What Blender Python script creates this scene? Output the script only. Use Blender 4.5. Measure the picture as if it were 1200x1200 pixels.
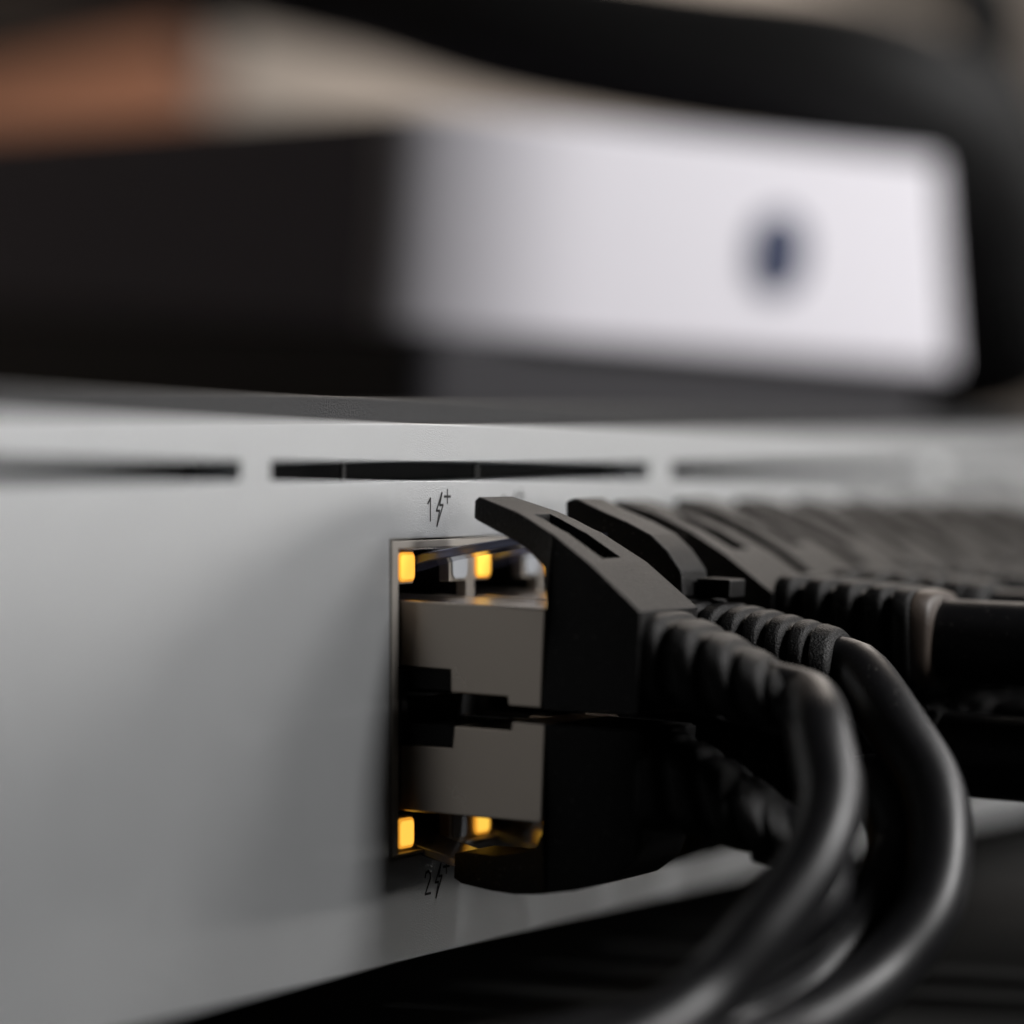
import bpy, bmesh, math, random
from mathutils import Vector, Matrix

# units: 1 Blender unit = 1 cm
scn = bpy.context.scene
for o in list(bpy.data.objects):
    bpy.data.objects.remove(o)
col = scn.collection
R = math.radians
random.seed(4)

# ------------------------------------------------------------------ camera
ALPHA = R(25.8)
cam_d = bpy.data.cameras.new('camera')
cam = bpy.data.objects.new('camera', cam_d)
col.objects.link(cam)
cam.location = (-27.72, -14.49, 4.007)
fwd = Vector((math.cos(ALPHA), math.sin(ALPHA), 0))
cam.rotation_euler = (R(90 - 0.65), 0, ALPHA - R(90))
cam_d.sensor_width = 36
cam_d.lens = 36 * 4551 / 1200
cam_d.clip_start = 0.5
cam_d.clip_end = 2000
cam_d.dof.use_dof = True
cam_d.dof.focus_distance = 31.95
cam_d.dof.aperture_fstop = 0.094
cam_d.dof.aperture_blades = 0
scn.camera = cam

# ------------------------------------------------------------------ world + lamps
w = bpy.data.worlds.new("World")
scn.world = w
w.use_nodes = True
bg = w.node_tree.nodes['Background']
bg.inputs[0].default_value = (1.0, 0.93, 0.86, 1)
bg.inputs[1].default_value = 0.007


def area(name, loc, target, size, power, colr, sy=None):
    d = bpy.data.lights.new(name, 'AREA')
    d.size = size
    if sy:
        d.shape = 'RECTANGLE'
        d.size_y = sy
    d.energy = power
    d.color = colr
    o = bpy.data.objects.new(name, d)
    col.objects.link(o)
    o.location = loc
    o.rotation_euler = (Vector(target) - Vector(loc)).to_track_quat('-Z', 'Y').to_euler()
    return o


area('key_lamp', (9, -30, 23), (2, 0, 2), 8, 12800, (1.0, 0.985, 0.98))
area('side_lamp', (28, -22, 20), (2, 0, 2.5), 11, 4500, (1.0, 0.97, 0.96))
area('low_lamp', (62, -31, 6), (2, 0, 2), 12, 2600, (1.0, 0.96, 0.92))
area('back_lamp', (60, 9, 36), (4, -2, 2), 18, 3500, (1.0, 0.88, 0.78))
area('added_wall_lamp', (165, 30, 70), (165, 71, 25), 24, 72000, (1.0, 0.93, 0.86))  # added, unseen source to brighten the background wall
sp = bpy.data.lights.new('added_carton_spot', 'SPOT')  # added, unseen spot aimed at the carton to brighten it
sp.energy = 19000
sp.color = (1.0, 0.88, 0.75)
sp.spot_size = R(38)
sp.spot_blend = 0.6
sp.shadow_soft_size = 2
spo = bpy.data.objects.new('added_carton_spot', sp)
col.objects.link(spo)
spo.location = (15, 25, 36)
spo.rotation_euler = (Vector((38, 28, 9)) - Vector(spo.location)).to_track_quat('-Z', 'Y').to_euler()

scn.view_settings.view_transform = 'Standard'
scn.view_settings.look = 'None'
scn.view_settings.exposure = -0.04
scn.view_settings.gamma = 1
scn.cycles.use_denoising = True


# ------------------------------------------------------------------ materials
def mat(name, base, rough=0.5, metal=0.0, bump=0.0, bscale=60, var=0.0, vscale=4, spec=0.5, coat=0.0,
        trans=0.0, rvar=0.0, dust=0.0):
    m = bpy.data.materials.new(name)
    m.use_nodes = True
    nt = m.node_tree
    p = nt.nodes['Principled BSDF']
    p.inputs['Base Color'].default_value = (*base, 1)
    p.inputs['Roughness'].default_value = rough
    p.inputs['Metallic'].default_value = metal
    p.inputs['Specular IOR Level'].default_value = spec
    p.inputs['Coat Weight'].default_value = coat
    p.inputs['Transmission Weight'].default_value = trans
    tc = nt.nodes.new('ShaderNodeTexCoord')
    if bump:
        n = nt.nodes.new('ShaderNodeTexNoise')
        n.inputs['Scale'].default_value = bscale
        n.inputs['Detail'].default_value = 3
        nt.links.new(tc.outputs['Object'], n.inputs['Vector'])
        b = nt.nodes.new('ShaderNodeBump')
        b.inputs['Strength'].default_value = bump
        b.inputs['Distance'].default_value = 0.02
        nt.links.new(n.outputs['Fac'], b.inputs['Height'])
        nt.links.new(b.outputs['Normal'], p.inputs['Normal'])
    if var or rvar:
        n2 = nt.nodes.new('ShaderNodeTexNoise')
        n2.inputs['Scale'].default_value = vscale
        n2.inputs['Detail'].default_value = 5
        nt.links.new(tc.outputs['Object'], n2.inputs['Vector'])
    if var:
        mx = nt.nodes.new('ShaderNodeMix')
        mx.data_type = 'RGBA'
        mx.inputs[6].default_value = (*[c * (1 - var) for c in base], 1)
        mx.inputs[7].default_value = (*[min(1, c * (1 + var)) for c in base], 1)
        nt.links.new(n2.outputs['Fac'], mx.inputs[0])
        nt.links.new(mx.outputs[2], p.inputs['Base Color'])
    if dust:                                     # scattered pale dust specks
        n3 = nt.nodes.new('ShaderNodeTexNoise')
        n3.inputs['Scale'].default_value = 26
        n3.inputs['Detail'].default_value = 2
        nt.links.new(tc.outputs['Object'], n3.inputs['Vector'])
        m3 = nt.nodes.new('ShaderNodeMapRange')
        m3.inputs['From Min'].default_value = 0.66
        m3.inputs['From Max'].default_value = 0.74
        nt.links.new(n3.outputs['Fac'], m3.inputs['Value'])
        x3 = nt.nodes.new('ShaderNodeMix')
        x3.data_type = 'RGBA'
        x3.inputs[6].default_value = (*base, 1)
        x3.inputs[7].default_value = (dust, dust * .95, dust * .9, 1)
        nt.links.new(m3.outputs[0], x3.inputs[0])
        nt.links.new(x3.outputs[2], p.inputs['Base Color'])
    if rvar:
        mr = nt.nodes.new('ShaderNodeMapRange')
        mr.inputs['To Min'].default_value = max(0.02, rough - rvar)
        mr.inputs['To Max'].default_value = min(1, rough + rvar)
        nt.links.new(n2.outputs['Fac'], mr.inputs['Value'])
        nt.links.new(mr.outputs[0], p.inputs['Roughness'])
    return m


def emit(name, c, s):
    m = bpy.data.materials.new(name)
    m.use_nodes = True
    p = m.node_tree.nodes['Principled BSDF']
    p.inputs['Base Color'].default_value = (*c, 1)
    p.inputs['Emission Color'].default_value = (*c, 1)
    p.inputs['Emission Strength'].default_value = s
    p.inputs['Roughness'].default_value = 0.3
    return m


M = dict(
    silver=mat('satin_aluminium', (0.56, 0.575, 0.585), 0.40, 0.75, bump=0.30, bscale=74, var=0.02, vscale=1.6, rvar=0.015),
    lid=mat('black_powder_coat', (0.014, 0.014, 0.015), 0.45, 0.0, bump=0.8, bscale=60, spec=0.35),
    chassis=mat('dark_chassis', (0.008, 0.008, 0.008), 0.5),
    void=mat('dark_inside', (0.006, 0.006, 0.006), 0.9),
    nickel=mat('nickel_plate', (0.53, 0.465, 0.40), 0.30, 1.0, bump=0.08, bscale=50, rvar=0.06, vscale=6),
    jack=mat('jack_shield', (0.55, 0.51, 0.46), 0.45, 0.85, bump=0.1, bscale=50),
    jackp=mat('jack_black_plastic', (0.012, 0.012, 0.013), 0.45),
    boot=mat('black_moulded_plastic', (0.0035, 0.0034, 0.0034), 0.46, 0.0, bump=0.6, bscale=60, spec=0.19, dust=0.05),
    jacket=mat('black_cable_jacket', (0.005, 0.005, 0.006), 0.43, 0.0, bump=0.06, bscale=25, rvar=0.06, vscale=5, spec=0.38, dust=0.05),
    tab=mat('smoked_clear_plastic', (0.25, 0.28, 0.45), 0.15, 0.0, trans=0.5, spec=0.6),
    ink=mat('dark_print', (0.02, 0.02, 0.02), 0.6),
    led=emit('lit_amber_led', (1.0, 0.575, 0.075), 1.16),
    ledrim=emit('amber_led_rim', (1.0, 0.42, 0.04), 0.85),
    frame=mat('port_frame_metal', (0.42, 0.39, 0.35), 0.45, 0.4),
    collar=mat('backlit_collar', (0.05, 0.036, 0.027), 0.5, bump=0.2, bscale=50),  # tan stands for warm back light on the boot end, put into the colour
    ledoff=mat('unlit_led', (0.42, 0.44, 0.47), 0.25),
    white=mat('white_gloss_panel', (0.84, 0.82, 0.875), 0.5),
    dgrey=mat('dark_grey_body', (0.30, 0.285, 0.34), 0.7),
    plinth=mat('grey_plinth', (0.034, 0.032, 0.037), 0.6),
    lens=mat('dark_blue_lens', (0.045, 0.058, 0.115), 0.4),
    table=mat('dark_table', (0.0045, 0.0044, 0.0038), 0.85, spec=0.3, bump=0.1, bscale=6, var=0.3, vscale=1.2),
    wall=mat('beige_wall', (0.55, 0.49, 0.44), 0.9, var=0.05, vscale=0.05),
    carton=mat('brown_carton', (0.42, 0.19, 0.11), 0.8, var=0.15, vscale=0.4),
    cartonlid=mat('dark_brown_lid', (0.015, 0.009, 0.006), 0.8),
    hose=mat('black_hose_rubber', (0.008, 0.008, 0.008), 0.65, spec=0.35),
    rubber=mat('black_rubber', (0.012, 0.012, 0.012), 0.7),
)


# ------------------------------------------------------------------ mesh helpers
def finish(o, bevel=0.0, smooth=True, seg=2):
    me = o.data
    if smooth:
        for p in me.polygons:
            p.use_smooth = True
    if bevel:
        b = o.modifiers.new('bevel', 'BEVEL')
        b.width = bevel
        b.segments = seg
        b.limit_method = 'ANGLE'
        b.angle_limit = R(28)
        b.harden_normals = True
    return o


def obj(name, verts, faces, m, parent=None, bevel=0.0, smooth=False, fix=True, seg=2):
    me = bpy.data.meshes.new(name)
    me.from_pydata([tuple(v) for v in verts], [], faces)
    if fix:
        bm = bmesh.new()
        bm.from_mesh(me)
        bmesh.ops.recalc_face_normals(bm, faces=bm.faces)
        bm.to_mesh(me)
        bm.free()
    me.materials.append(m)
    o = bpy.data.objects.new(name, me)
    col.objects.link(o)
    if parent:
        o.parent = parent
    return finish(o, bevel, smooth or bevel > 0, seg)


def empty(name, loc, label, cat, group=None, rot=(0, 0, 0)):
    o = bpy.data.objects.new(name, None)
    o.empty_display_size = 0.5
    col.objects.link(o)
    o.location = loc
    o.rotation_euler = rot
    tag(o, label, cat, group)
    return o


def tag(o, label, cat, group=None):
    o['label'] = label
    o['category'] = cat
    if group:
        o['group'] = group


def boxv(x0, x1, y0, y1, z0, z1):
    v = [(x, y, z) for x in (x0, x1) for y in (y0, y1) for z in (z0, z1)]
    f = [(0, 1, 3, 2), (4, 6, 7, 5), (0, 4, 5, 1), (2, 3, 7, 6), (0, 2, 6, 4), (1, 5, 7, 3)]
    return v, f


def box(name, b, m, parent=None, bevel=0.0):
    v, f = boxv(*b)
    return obj(name, v, f, m, parent, bevel)


def plate(name, x0, x1, z0, z1, y0, y1, holes, m, parent=None, bevel=0.0):
    """slab with rectangular holes (x0,x1,z0,z1), watertight"""
    xs = sorted({x0, x1, *[h[0] for h in holes], *[h[1] for h in holes]})
    zs = sorted({z0, z1, *[h[2] for h in holes], *[h[3] for h in holes]})
    nx, nz = len(xs) - 1, len(zs) - 1

    def solid(i, j):
        if not (0 <= i < nx and 0 <= j < nz):
            return False
        cx, cz = (xs[i] + xs[i + 1]) / 2, (zs[j] + zs[j + 1]) / 2
        return not any(h[0] < cx < h[1] and h[2] < cz < h[3] for h in holes)
    V, F, idx = [], [], {}

    def vid(i, j, k):
        if (i, j, k) not in idx:
            idx[(i, j, k)] = len(V)
            V.append((xs[i], (y0, y1)[k], zs[j]))
        return idx[(i, j, k)]
    for i in range(nx):
        for j in range(nz):
            if not solid(i, j):
                continue
            F.append([vid(i, j, 0), vid(i + 1, j, 0), vid(i + 1, j + 1, 0), vid(i, j + 1, 0)])
            F.append([vid(i, j, 1), vid(i, j + 1, 1), vid(i + 1, j + 1, 1), vid(i + 1, j, 1)])
            for (di, dj, a, b) in ((-1, 0, (i, j + 1), (i, j)), (1, 0, (i + 1, j), (i + 1, j + 1)),
                                   (0, -1, (i, j), (i + 1, j)), (0, 1, (i + 1, j + 1), (i, j + 1))):
                if not solid(i + di, j + dj):
                    F.append([vid(*a, 0), vid(*a, 1), vid(*b, 1), vid(*b, 0)])
    return obj(name, V, F, m, parent, bevel)


def prism(name, prof, m, parent=None, bevel=0.0, flip=1, xc=0.0):
    """prof: list of (n, z, halfwidth or (xmin,xmax)); n is the distance out of the face (-y)"""
    V = []
    for (n, z, h) in prof:
        lo, hi = (-h, h) if not isinstance(h, tuple) else h
        V.append((xc + lo, -n, z * flip))
    for (n, z, h) in prof:
        lo, hi = (-h, h) if not isinstance(h, tuple) else h
        V.append((xc + hi, -n, z * flip))
    k = len(prof)
    F = [list(range(k)), list(range(k, 2 * k))[::-1]]
    for i in range(k):
        j = (i + 1) % k
        F.append([i, j, k + j, k + i])
    return obj(name, V, F, m, parent, bevel)


def boolean(o, cutter):
    md = o.modifiers.new('cut', 'BOOLEAN')
    md.operation = 'DIFFERENCE'
    md.solver = 'EXACT'
    md.object = cutter
    bpy.context.view_layer.update()
    dg = bpy.context.evaluated_depsgraph_get()
    me = bpy.data.meshes.new_from_object(o.evaluated_get(dg))
    o.modifiers.clear()
    o.data = me
    bpy.data.objects.remove(cutter)


def spline(pts, step=0.08):
    P = [Vector(p) for p in pts]
    P = [P[0] * 2 - P[1]] + P + [P[-1] * 2 - P[-2]]
    out = []
    for i in range(1, len(P) - 2):
        a, b, c, d = P[i - 1:i + 3]
        n = max(2, int((c - b).length / step))
        for k in range(n):
            t = k / n
            out.append(0.5 * ((2 * b) + (c - a) * t + (2 * a - 5 * b + 4 * c - d) * t * t + (3 * b - a - 3 * c + d) * t ** 3))
    out.append(P[-2])
    return out


def tube(name, pts, r, m, parent=None, ring=24, step=0.1, inv=None):
    S = spline(pts, step)
    T = [(S[min(i + 1, len(S) - 1)] - S[max(i - 1, 0)]).normalized() for i in range(len(S))]
    N = T[0].orthogonal().normalized()
    V, F = [], []
    for i, (p, t) in enumerate(zip(S, T)):
        N = (N - t * N.dot(t)).normalized()
        B = t.cross(N)
        for k in range(ring):
            a = 2 * math.pi * k / ring
            q = p + (N * math.cos(a) + B * math.sin(a)) * r
            V.append(inv @ q if inv else q)
    for i in range(len(S) - 1):
        for k in range(ring):
            k2 = (k + 1) % ring
            F.append([i * ring + k, i * ring + k2, (i + 1) * ring + k2, (i + 1) * ring + k])
    F.append(list(range(ring))[::-1])
    F.append([(len(S) - 1) * ring + k for k in range(ring)])
    return obj(name, V, F, m, parent, 0, True)


def rings(name, secs, m, parent=None, ring=32, flip=1, smooth_angle=85):
    """secs: list of (n, z, hw, hh, exponent, tilt): cross sections along the plug axis"""
    V, F = [], []
    for (n, z, hw, hh, e, tilt) in secs:
        ct, st = math.cos(tilt), math.sin(tilt)
        for k in range(ring):
            a = 2 * math.pi * k / ring
            c, s = math.cos(a), math.sin(a)
            x = hw * math.copysign(abs(c) ** (2 / e), c)
            u = hh * math.copysign(abs(s) ** (2 / e), s)
            V.append((x, -(n + u * st), (z + u * ct) * flip))
    for i in range(len(secs) - 1):
        for k in range(ring):
            k2 = (k + 1) % ring
            F.append([i * ring + k, i * ring + k2, (i + 1) * ring + k2, (i + 1) * ring + k])
    F.append(list(range(ring)))
    F.append([(len(secs) - 1) * ring + k for k in range(ring)])
    o = obj(name, V, F, m, parent, 0, True)
    bm = bmesh.new()
    bm.from_mesh(o.data)
    for e in bm.edges:
        if len(e.link_faces) == 2 and e.calc_face_angle(0) > R(smooth_angle):
            e.smooth = False
    bm.to_mesh(o.data)
    bm.free()
    return o


# ------------------------------------------------------------------ setting
v, f = boxv(-300, 500, -300, 300, -3.5, -0.5)
table = obj('table', v, f, M['table'])
table['kind'] = 'structure'
v, f = boxv(-100, 400, 70, 72, -3, 160)
wall = obj('wall', v, f, M['wall'])
wall['kind'] = 'structure'

# ------------------------------------------------------------------ the switch
PITCH = 1.41
NCOL = 12
UC = 0.862                       # centre of the first port column
sw = empty('network_switch', (0, 0, 0),
           'silver rack network switch with thin slots, two rows of ports and amber lights', 'network switch')
X0, X1 = -10.0, 34.0
slots = [(-9.6, -2.415), (-1.946, 5.16), (5.70, 12.8), (13.34, 20.4), (20.9, 28.0)]
CUT = (0.0, 17.25, 0.845, 3.43)
holes = [(a, b, 3.905, 4.055) for a, b in slots] + [CUT]
face = plate('front_plate', X0, X1, 0.0, 4.37, 0.0, 0.69, holes, M['silver'], sw, 0.014)
for a, b in slots:                              # solid dark block stands in for the shade inside each vent slot
    box('slot_backing', (a + .003, b - .003, 0.40, 0.68, 3.908, 4.052), M['void'], sw)
ch = plate('chassis', X0 + 0.02, X1 - 0.02, 0.02, 4.35, 0.691, 1.5, [(CUT[0] - 0.3, CUT[1] + 0.3, 0.6, 3.6)], M['chassis'], sw)
v, f = boxv(X0 + 0.02, X1 - 0.02, 1.505, 28, 0.02, 4.35)
obj('rear_body', v, f, M['chassis'], sw)
v, f = boxv(X0 + 0.02, X1 - 0.02, 0.70, 28, 4.36, 4.60)
obj('lid', v, f, M['lid'], sw, 0.03)
for (x, y) in ((-8.6, 2), (32.6, 2), (-8.6, 26), (32.6, 26)):
    box('foot', (x - 0.7, x + 0.7, y - 0.7, y + 0.7, -0.5, 0.018), M['rubber'], sw, 0.05)
# short ribs inside the vent slots
for a, b in slots[:3]:
    for q in (1.63, 4.04):
        x = a + q
        box('slot_rib', (x - 0.025, x + 0.025, 0.25, 0.28, 3.906, 4.054), M['chassis'], sw)


def strokes(name, lines, width, z_y, m, parent):
    """printed mark: flat ribbons lying 0.02 mm proud of the face; lines in (x,z)"""
    V, F = [], []
    for pts, closed in lines:
        n = len(pts)
        for i in range(n if closed else n - 1):
            a, b = Vector(pts[i]), Vector(pts[(i + 1) % n])
            d = (b - a).normalized()
            p = Vector((-d.y, d.x)) * width / 2
            a2, b2 = a - d * width * 0.4, b + d * width * 0.4
            k = len(V)
            for q in (a2 + p, b2 + p, b2 - p, a2 - p):
                V.append((q.x, z_y, q.y))
            F.append([k, k + 1, k + 2, k + 3])
    return obj(name, V, F, m, parent, fix=False)


def port_mark(digit, xc, zc, s=1.0):
    D = {'1': [([(-.21, .05), (-.165, .09), (-.165, -.09)], False)],
         '2': [([(-.24, .05), (-.225, .085), (-.185, .095), (-.15, .07), (-.15, .03), (-.24, -.09), (-.145, -.09)], False)],
         '3': [([(-.24, .07), (-.21, .095), (-.17, .09), (-.15, .05), (-.19, .01), (-.15, -.03), (-.155, -.075),
                 (-.20, -.095), (-.24, -.07)], False)]}[digit]
    bolt = [([(.045, .135), (-.055, -.01), (.0, -.012), (-.045, -.135), (.065, .035), (.005, .035)], True)]
    plus = [([(.09, .105), (.20, .105)], False), ([(.145, .16), (.145, .05)], False)]
    lines = [([(xc + x * s, zc + z * s) for x, z in p], c) for p, c in D + bolt + plus]
    return strokes('port_mark', lines, 0.021, -0.002, M['ink'], sw)


port_mark('1', 0.875, 3.665)
port_mark('2', 0.855, 0.60)
port_mark('3', 0.875 + PITCH, 3.665)

# port block
jh = []
for c in range(NCOL):
    x = c * PITCH
    jh += [(x + 0.25, x + 1.50, 2.12, 3.06), (x + 0.53, x + 1.18, 3.06, 3.33),
           (x + 0.25, x + 1.50, 1.17, 1.95), (x + 0.53, x + 1.18, 0.93, 1.17)]
pb = plate('port_block', 0.035, CUT[1] - 0.035, 0.875, 3.40, 0.06, 0.16, jh, M['jack'], sw, 0.012)
box('port_back', (0.04, CUT[1] - 0.04, 1.30, 1.36, 0.88, 3.395), M['void'], pb)
box('port_floor', (0.04, CUT[1] - 0.04, 0.165, 1.29, 0.85, 0.90), M['void'], pb)
box('port_roof', (0.04, CUT[1] - 0.04, 0.165, 1.29, 3.37, 3.40), M['void'], pb)
box('center_bar', (0.17, CUT[1] - 0.04, 0.03, 0.057, 1.945, 2.125), M['void'], pb)
box('port_shelf', (0.04, CUT[1] - 0.04, 0.165, 1.29, 1.98, 2.10), M['void'], pb)
for c in range(NCOL + 1):
    x = c * PITCH + 0.17
    box('port_divider', (x, x + 0.06, 0.165, 1.29, 0.90, 3.37), M['jackp'], pb)


def rounded(name, x0, x1, z0, z1, y0, y1, r, m, parent):
    pts = []
    for (cx, cz, a0) in ((x1 - r, z1 - r, 0), (x0 + r, z1 - r, 90), (x0 + r, z0 + r, 180), (x1 - r, z0 + r, 270)):
        for k in range(5):
            a = R(a0 + k * 22.5)
            pts.append((cx + r * math.cos(a), cz + r * math.sin(a)))
    n = len(pts)
    V = [(x, y0, z) for x, z in pts] + [(x, y1, z) for x, z in pts]
    F = [list(range(n)), list(range(n, 2 * n))[::-1]] + [[i, (i + 1) % n, n + (i + 1) % n, n + i] for i in range(n)]
    return obj(name, V, F, m, parent)


def led(x0, x1, z0, z1, lit):
    o = rounded('led', x0, x1, z0, z1, 0.045, 0.09, 0.06, M['led'] if lit else M['ledoff'], pb)
    if lit:
        o.data.materials.append(M['ledrim'])
        bm = bmesh.new()
        bm.from_mesh(o.data)
        front = min(bm.faces, key=lambda q: q.calc_center_median().y if len(q.verts) > 4 else 9)
        bmesh.ops.inset_region(bm, faces=[front], thickness=0.022, depth=0.004)
        for q in bm.faces:
            q.material_index = 0 if q is front else 1
        bm.to_mesh(o.data)
        bm.free()


for c in range(NCOL):
    x = c * PITCH
    led(x + 0.25, x + 0.525, 3.08, 3.32, True)
    led(x + 1.215, x + 1.485, 3.085, 3.315, False)
    led(x + 0.235, x + 0.51, 0.91, 1.155, True)
    led(x + 1.215, x + 1.485, 0.915, 1.15, False)
plate('port_frame', 0.012, CUT[1] - 0.012, 0.857, 3.418, -0.012, 0.055, [(0.125, CUT[1] - 0.12, 0.885, 3.355)], M['frame'], pb, 0.006)
# small black box between the rows at the near edge of the block
box('side_block', (0.17, 0.30, -0.01, 0.12, 1.80, 2.375), M['jackp'], pb, 0.015)

# ------------------------------------------------------------------ plugs and cables
ZT, ZB = 2.56, 1.595
GROUP = 'black patch cables plugged into the port rows'


def plug_common(root, fl):
    prism('plug_shell', [(-0.95, .375, .575), (1.232, .375, .575), (1.232, -.42, .575), (.93, -.42, .575), (.92, -.35, .575),
                         (.41, -.35, .575), (.40, -.17, .575), (-0.95, -.17, .575)], M['nickel'], root, 0.018, fl)
    prism('plug_insert', [(-0.95, -.16, .55), (.45, -.16, .55), (.45, -.34, .55), (-0.95, -.34, .55)], M['void'], root, 0.01, fl)
    o = prism('latch_tab', [(-0.85, .38, .24), (-0.3, .58, .28), (0.0, .68, .30), (0.45, .78, .30), (1.0, .90, .28), (1.0, .96, .28),
                            (0.42, .85, .30), (-0.04, .75, .30), (-0.35, .63, .28), (-0.85, .44, .24)], M['tab'], root, 0.015, fl)


def stations(name, st, m, parent, flip):
    """long solid given by upright sections (n, z bottom, z top, half width bottom, half width top)"""
    V = []
    for n, zb, zt, hb, ht in st:
        V += [(-hb, -n, zb * flip), (hb, -n, zb * flip), (ht, -n, zt * flip), (-ht, -n, zt * flip)]
    F = [(0, 1, 2, 3)] + [tuple(len(V) - 1 - i for i in range(4))]
    for i in range(len(st) - 1):
        a = 4 * i
        F += [(a + k, a + (k + 1) % 4, a + 4 + (k + 1) % 4, a + 4 + k) for k in range(4)]
    return obj(name, V, F, m, parent)


def slot_arm(root, fl, k=1.0, body=0.42, name='boot'):
    """boot body with the long guard arm over the latch and a slot through the arm"""
    z = lambda a: .40 + (a - .40) * k
    o = stations(name, [(.43, z(1.06), z(1.20), .30, .30), (.47, z(1.04), z(1.235), .315, .31), (.85, z(.89), z(1.13), .38, .38), (1.0, z(.82), z(1.07), .42, .42),
                        (1.15, z(.70), z(1.0), .46, .45), (1.225, .45, z(.97), .55, .47), (1.24, -body, z(.96), .59, .475),
                        (1.60, -body, z(.75), .59, .55), (2.06, -body, .40, .59, .585)], M['boot'], root, fl)
    c = prism('cut', [(.86, z(1.5), .15), (1.50, z(1.1), .18), (1.56, z(.50), .18), (.92, z(.85), .15)], M['boot'], root, 0, fl)
    boolean(o, c)
    finish(o, 0.03)
    return o


def rib_secs(n0, n1, z0, z1, hw0, hw1, hh0, hh1, count, e0=4.0, e1=2.2, groove=.88, collar=True, sag=1.6):
    """alternating rib / groove sections from the plug body to the boot's end"""
    S = []
    tot = count * 2
    steps = []
    for i in range(count):
        a, b = i / count, (i + 1) / count
        steps += [(a + (b - a) * q, groove + (1 - groove) * h) for q, h in ((0, .45), (.05, .8), (.12, .96), (.22, 1), (.46, 1), (.56, .96), (.63, .8), (.68, .45), (.73, .12), (.80, 0), (.90, 0), (.96, .12))]
    steps += [(1.0, 1.0), (1.10, 1.0), (1.13, .96)]
    for t, g in steps:
        tz = t ** sag
        tilt = -math.atan2((z0 - z1) * sag * t ** (sag - 1), (n1 - n0))
        S.append((n0 + (n1 - n0) * t, z0 + (z1 - z0) * tz, (hw0 + (hw1 - hw0) * t) * g, (hh0 + (hh1 - hh0) * t) * g,
                  e0 + (e1 - e0) * t, tilt))
    return S


def make_cable(kind, c, top, label, path, r, droop=2.5, part_copy=None):
    fl = 1 if top else -1
    root = empty('patch_cable', (UC + c * PITCH, 0, ZT if top else ZB), label, 'cable', GROUP, (R(droop), 0, 0))
    bpy.context.view_layer.update()
    inv = root.matrix_world.inverted()
    plug_common(root, fl)
    if kind == 'slim':
        if top:
            slot_arm(root, fl)
        else:
            o = stations('boot', [(.33, .72, .92, .30, .30), (.40, .70, .955, .31, .31), (.70, .70, .985, .35, .35), (.92, .66, .99, .40, .39), (1.12, .60, .97, .44, .42),
                                  (1.225, .45, .955, .55, .44), (1.24, -.42, .95, .59, .44), (1.5, -.42, .90, .59, .48), (1.8, -.42, .80, .58, .48), (2.0, -.42, .64, .57, .46), (2.06, -.40, .5, .55, .44)], M['boot'], root, fl)
            finish(o, .03)
        sg = 1 if top else -1
        rings('strain_relief', rib_secs(2.0, 3.15, 0.0, -.28 if top else .36, .55, .38, .40, .33, 4), M['boot'], root, 32, fl)
    elif kind == 'bridge':
        if top:
            prism('latch_guard', [(.58, 1.05, .27), (.57, 1.19, .27), (.66, 1.225, .27), (.93, 1.12, .28), (1.15, 1.045, .28), (1.37, .95, .28), (1.53, .82, .28), (1.66, .66, .28),
                                  (1.69, .44, .28), (1.45, .44, .28), (1.25, .62, .28), (1.0, .84, .28)], M['boot'], root, 0.02, fl)
            prism('guard_foot', [(1.695, .60, (-.02, .33)), (2.0, .60, (-.02, .33)), (2.0, .44, (-.02, .33)), (1.695, .44, (-.02, .33))], M['boot'], root, 0.02, fl)
        prism('boot', [(1.24, .43, .585), (1.75, .43, .57), (1.75, -.42, .57), (1.24, -.42, .585)], M['boot'], root, 0.05, fl)
        sg = 1 if top else -1
        rings('strain_relief', rib_secs(1.74, 2.90, 0.02, -.10 if top else .10, .55, .43, .40, .39, 6), M['boot'], root, 32, fl)
    else:
        slot_arm(root, fl, .92, .46)
        rings('strain_relief', rib_secs(2.03, 3.12, 0.06, 0.03, .56, .50, .50, .44, 4, 6, 5, .84), M['boot'], root, 40, fl)
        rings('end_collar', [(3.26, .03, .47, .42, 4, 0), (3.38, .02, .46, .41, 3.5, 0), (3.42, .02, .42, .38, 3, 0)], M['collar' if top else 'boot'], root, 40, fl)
    pts = [Vector(p) for p in path]
    tube('cord', pts, r, M['jacket'], root, 28, 0.09, inv)
    return root


TZ = -0.24
make_cable('slim', 0, True, 'black patch cable in the first upper port, nearest slotted guard arm and front looping cord',
           [(.862, -2.9, 2.22), (.80, -3.25, 2.16), (.5, -3.46, 2.08), (0.14, -3.65, 1.91), (-0.2, -3.86, 1.47), (-0.64, -3.88, 1.03), (-1.17, -3.7, 0.57), (-1.75, -3.42, 0.1),
            (-2.7, -3.2, -.17), (-3.6, -3.0, TZ), (-6, -3.2, TZ), (-10, -6, TZ), (-14, -14, TZ), (-14, -40, TZ)], .26)
make_cable('slim', 0, False, 'black patch cable in the first lower port, hook arm hanging below its plug',
           [(.862, -2.9, 1.12), (.85, -3.2, 1.03), (.74, -3.42, .90), (.41, -3.5, .62), (-.05, -3.26, .33), (-.59, -3.06, .02),
            (-1.2, -2.84, -.18), (-2.0, -2.55, TZ), (-5.5, -2.4, TZ), (-11, -5.4, TZ), (-15, -14, TZ), (-15, -40, TZ)], .26)
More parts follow.
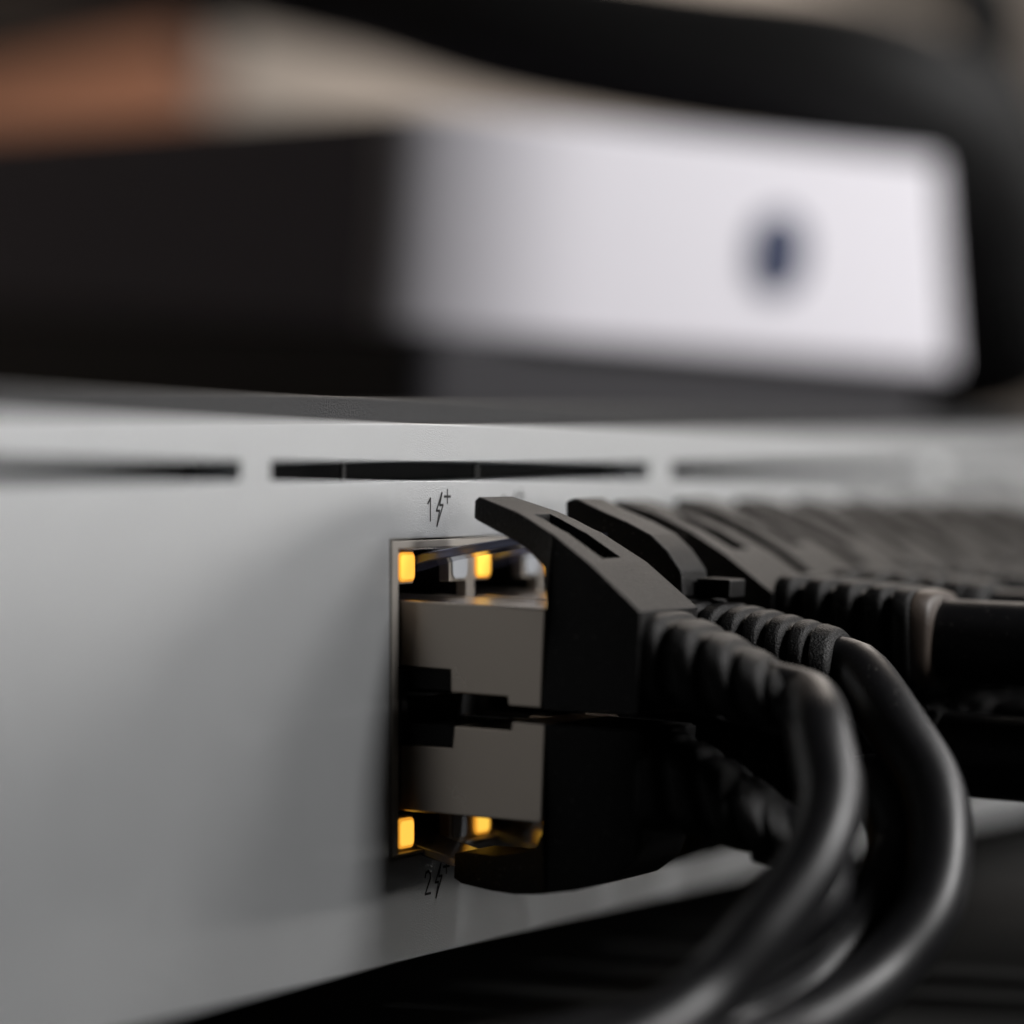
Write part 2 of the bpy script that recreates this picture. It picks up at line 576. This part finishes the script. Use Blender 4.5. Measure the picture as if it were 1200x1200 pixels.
make_cable('bridge', 1, True, 'black patch cable in the second upper port with solid curved grainy guard',
           [(2.27, -2.75, 2.38), (2.26, -3.05, 2.35), (2.12, -3.26, 2.27), (1.79, -3.62, 1.98), (1.55, -4.05, 1.48), (1.21, -4.25, 0.98), (0.78, -4.28, 0.52), (0.24, -4.09, 0.11),
            (-.45, -3.9, -.13), (-1.2, -3.8, TZ), (-3.0, -4.0, TZ), (-7, -5.2, TZ), (-11.5, -12, TZ), (-13, -40, TZ)], .26)
make_cable('bridge', 1, False, 'black patch cable in the second lower port, cord showing between two nearer bends',
           [(2.27, -2.75, 1.42), (2.25, -3.05, 1.36), (1.76, -3.56, 1.41), (1.54, -3.79, 0.96), (1.08, -3.76, 0.53), (0.54, -3.57, 0.14),
            (-.3, -3.4, -.2), (-1.0, -3.2, TZ), (-3, -2.8, TZ), (-7, -3.6, TZ), (-12.3, -12, TZ), (-12.5, -40, TZ)], .26)
thick = 'thick black patch cable, '


def thick_path(c, top):
    x = UC + c * PITCH
    z = ZT if top else ZB
    d = (c - 2) * .5
    return [(x, -3.2, z - .02), (x, -3.5, z - .03), (x + .02, -4.2, z - .05), (x + .1, -6, z - .1), (x + .3, -9, z - .2), (x + .6, -12, z - .6), (x + 1, -15, .4),
            (x + 1.5, -18, -.14), (x + 3, -24, -.14), (x + 4, -45, -.14)]


names = ['third', 'fourth', 'fifth', 'sixth', 'seventh', 'eighth', 'ninth', 'tenth']
look = ['blocky ribbed boot with pale lit end', 'just behind the blocky boot', 'blurred', 'blurred', 'far and blurred', 'far and blurred',
        'very blurred', 'farthest plug in view']
proto = {True: make_cable('block', 2, True, 'thick black cable, third column upper port, ' + look[0], thick_path(2, True), .36, 0.6),
         False: make_cable('block', 2, False, 'thick black cable, third column lower port, under the blocky boot', thick_path(2, False), .36, 0.6)}
for i in range(1, 8):
    for top in (True, False):
        if not top and i > 5:
            continue
        r = proto[top].copy()
        col.objects.link(r)
        r.location.x += i * PITCH
        r.rotation_euler.x += R(random.uniform(-1.2, .8))
        r.rotation_euler.z += R(random.uniform(-1.3, 1.3))
        r['label'] = 'thick black cable, %s column %s port, %s' % (names[i], 'upper' if top else 'lower', look[i] if top else 'shadowed below the upper row')
        for chd in list(proto[top].children):
            k = chd.copy()
            col.objects.link(k)
            k.parent = r
            if chd.name.startswith('end_collar') and top:        # only the nearest one keeps the warm light in its colour
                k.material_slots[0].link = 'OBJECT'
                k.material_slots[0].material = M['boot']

# ------------------------------------------------------------------ device standing on the switch
t = Vector((.824, -.567, -.048)).normalized()
vv = Vector((.567, .824, .058)).normalized()
vv = (vv - t * vv.dot(t)).normalized()
up = t.cross(vv)
dev = empty('white_fronted_device', (13.2, 6.5, 5.48), 'blurred boxy device with bright white front and one dark lens above the switch', 'device')
dev.matrix_world = Matrix((( t.x, vv.x, up.x, 13.2), (t.y, vv.y, up.y, 6.5), (t.z, vv.z, up.z, 5.63), (0, 0, 0, 1)))
L, H, DEP = 7.8, 2.66, 22.0


def rounded_box(name, L, D, z0, z1, r, m, parent, y0=0.0, x0=0.0, bevel=0.2):
    pts = []
    for (cx, cy, a0) in ((L - r, D - r, 0), (x0 + r, D - r, 90), (x0 + r, y0 + r, 180), (L - r, y0 + r, 270)):
        for k in range(7):
            a = R(a0 + k * 15)
            pts.append((cx + r * math.cos(a), cy + r * math.sin(a)))
    n = len(pts)
    V = [(x, y, z0) for x, y in pts] + [(x, y, z1) for x, y in pts]
    F = [list(range(n))[::-1], list(range(n, 2 * n))] + [[i, (i + 1) % n, n + (i + 1) % n, n + i] for i in range(n)]
    return obj(name, V, F, m, parent, bevel)


rounded_box('body', L - .4, DEP, 0.02, H - .02, .03, M['dgrey'], dev, 1.51, .0)
pts = [(L, 1.5), (L, .3)] + [(L - .3 + .3 * math.cos(R(-a)), .3 - .3 * math.sin(R(a))) for a in (30, 60, 90)]
pts += [(2.3 - 2.3 * math.sin(R(a)), 1.5 - 1.5 * math.cos(R(a))) for a in range(0, 91, 9)]
n = len(pts)
obj('front_panel', [(x + (.12 if x > 4 else 0), y, 0) for x, y in pts] + [(x - (.35 if x > 4 else 0), y, H) for x, y in pts],
    [list(range(n))[::-1], list(range(n, 2 * n))] + [[i, (i + 1) % n, n + (i + 1) % n, n + i] for i in range(n)], M['white'], dev, .15, seg=4)
rounded('lens', 4.55, 5.36, .76, 1.82, -.06, .02, .40, M['lens'], dev)
base = rounded_box('base', L - .1, DEP - .3, -.86, .012, .4, M['plinth'], dev, .25, .15, .0)
for q in base.data.vertices:                      # the base stands flat on the lid although the device leans
    if q.co.z < -.5:
        q.co.z = (4.603 - 5.63 - t.z * q.co.x - vv.z * q.co.y) / up.z
finish(base, .05)

# black hose over the device
hose = tube('black_hose', [(34, 40, 18), (28, 26, 14.5), (21.96, 13.7, 11.43), (21.01, 11.08, 10.77), (20.18, 8.66, 10.04), (19.91, 6.01, 9.49), (20.15, 3.67, 9.09), (20.94, 2.71, 8.55), (22.4, 2.46, 7.44), (23.49, 2.5, 5.98),
                           (24.2, 4.2, 5.55), (26, 7, 5.53), (31, 15, 5.53)], 1.0, M['hose'], None, 32, .3)
tag(hose, 'thick blurred black hose arched over the white fronted device', 'hose')
thin = tube('power_lead', [(27.5, 40, 17), (27.0, 14, 13.5), (26.28, 4.74, 11.2), (26.58, 4.12, 10.12), (26.85, 3.55, 8.75), (26.97, 3.31, 7.12), (27.1, 3.6, 5.6), (28, 6, 5.11), (31, 14, 5.11)],
            .5, M['hose'], None, 24, .3)
tag(thin, 'thin blurred black cord crossing behind the hose at upper right', 'cord')

# carton in the far left background
ct = empty('carton', (37.9, 24.4, -.5), 'blurred orange brown carton under a tilted dark lid, far left background', 'carton', None, (0, 0, R(-64.2)))
V = [(x, y, z) for y in (0, 9) for x, z in ((-14, 0), (0, 0), (0, 13.1), (-14, 10.0))]
obj('body', V, [(0, 1, 2, 3), (7, 6, 5, 4), (0, 4, 5, 1), (1, 5, 6, 2), (2, 6, 7, 3), (3, 7, 4, 0)], M['carton'], ct, .2)
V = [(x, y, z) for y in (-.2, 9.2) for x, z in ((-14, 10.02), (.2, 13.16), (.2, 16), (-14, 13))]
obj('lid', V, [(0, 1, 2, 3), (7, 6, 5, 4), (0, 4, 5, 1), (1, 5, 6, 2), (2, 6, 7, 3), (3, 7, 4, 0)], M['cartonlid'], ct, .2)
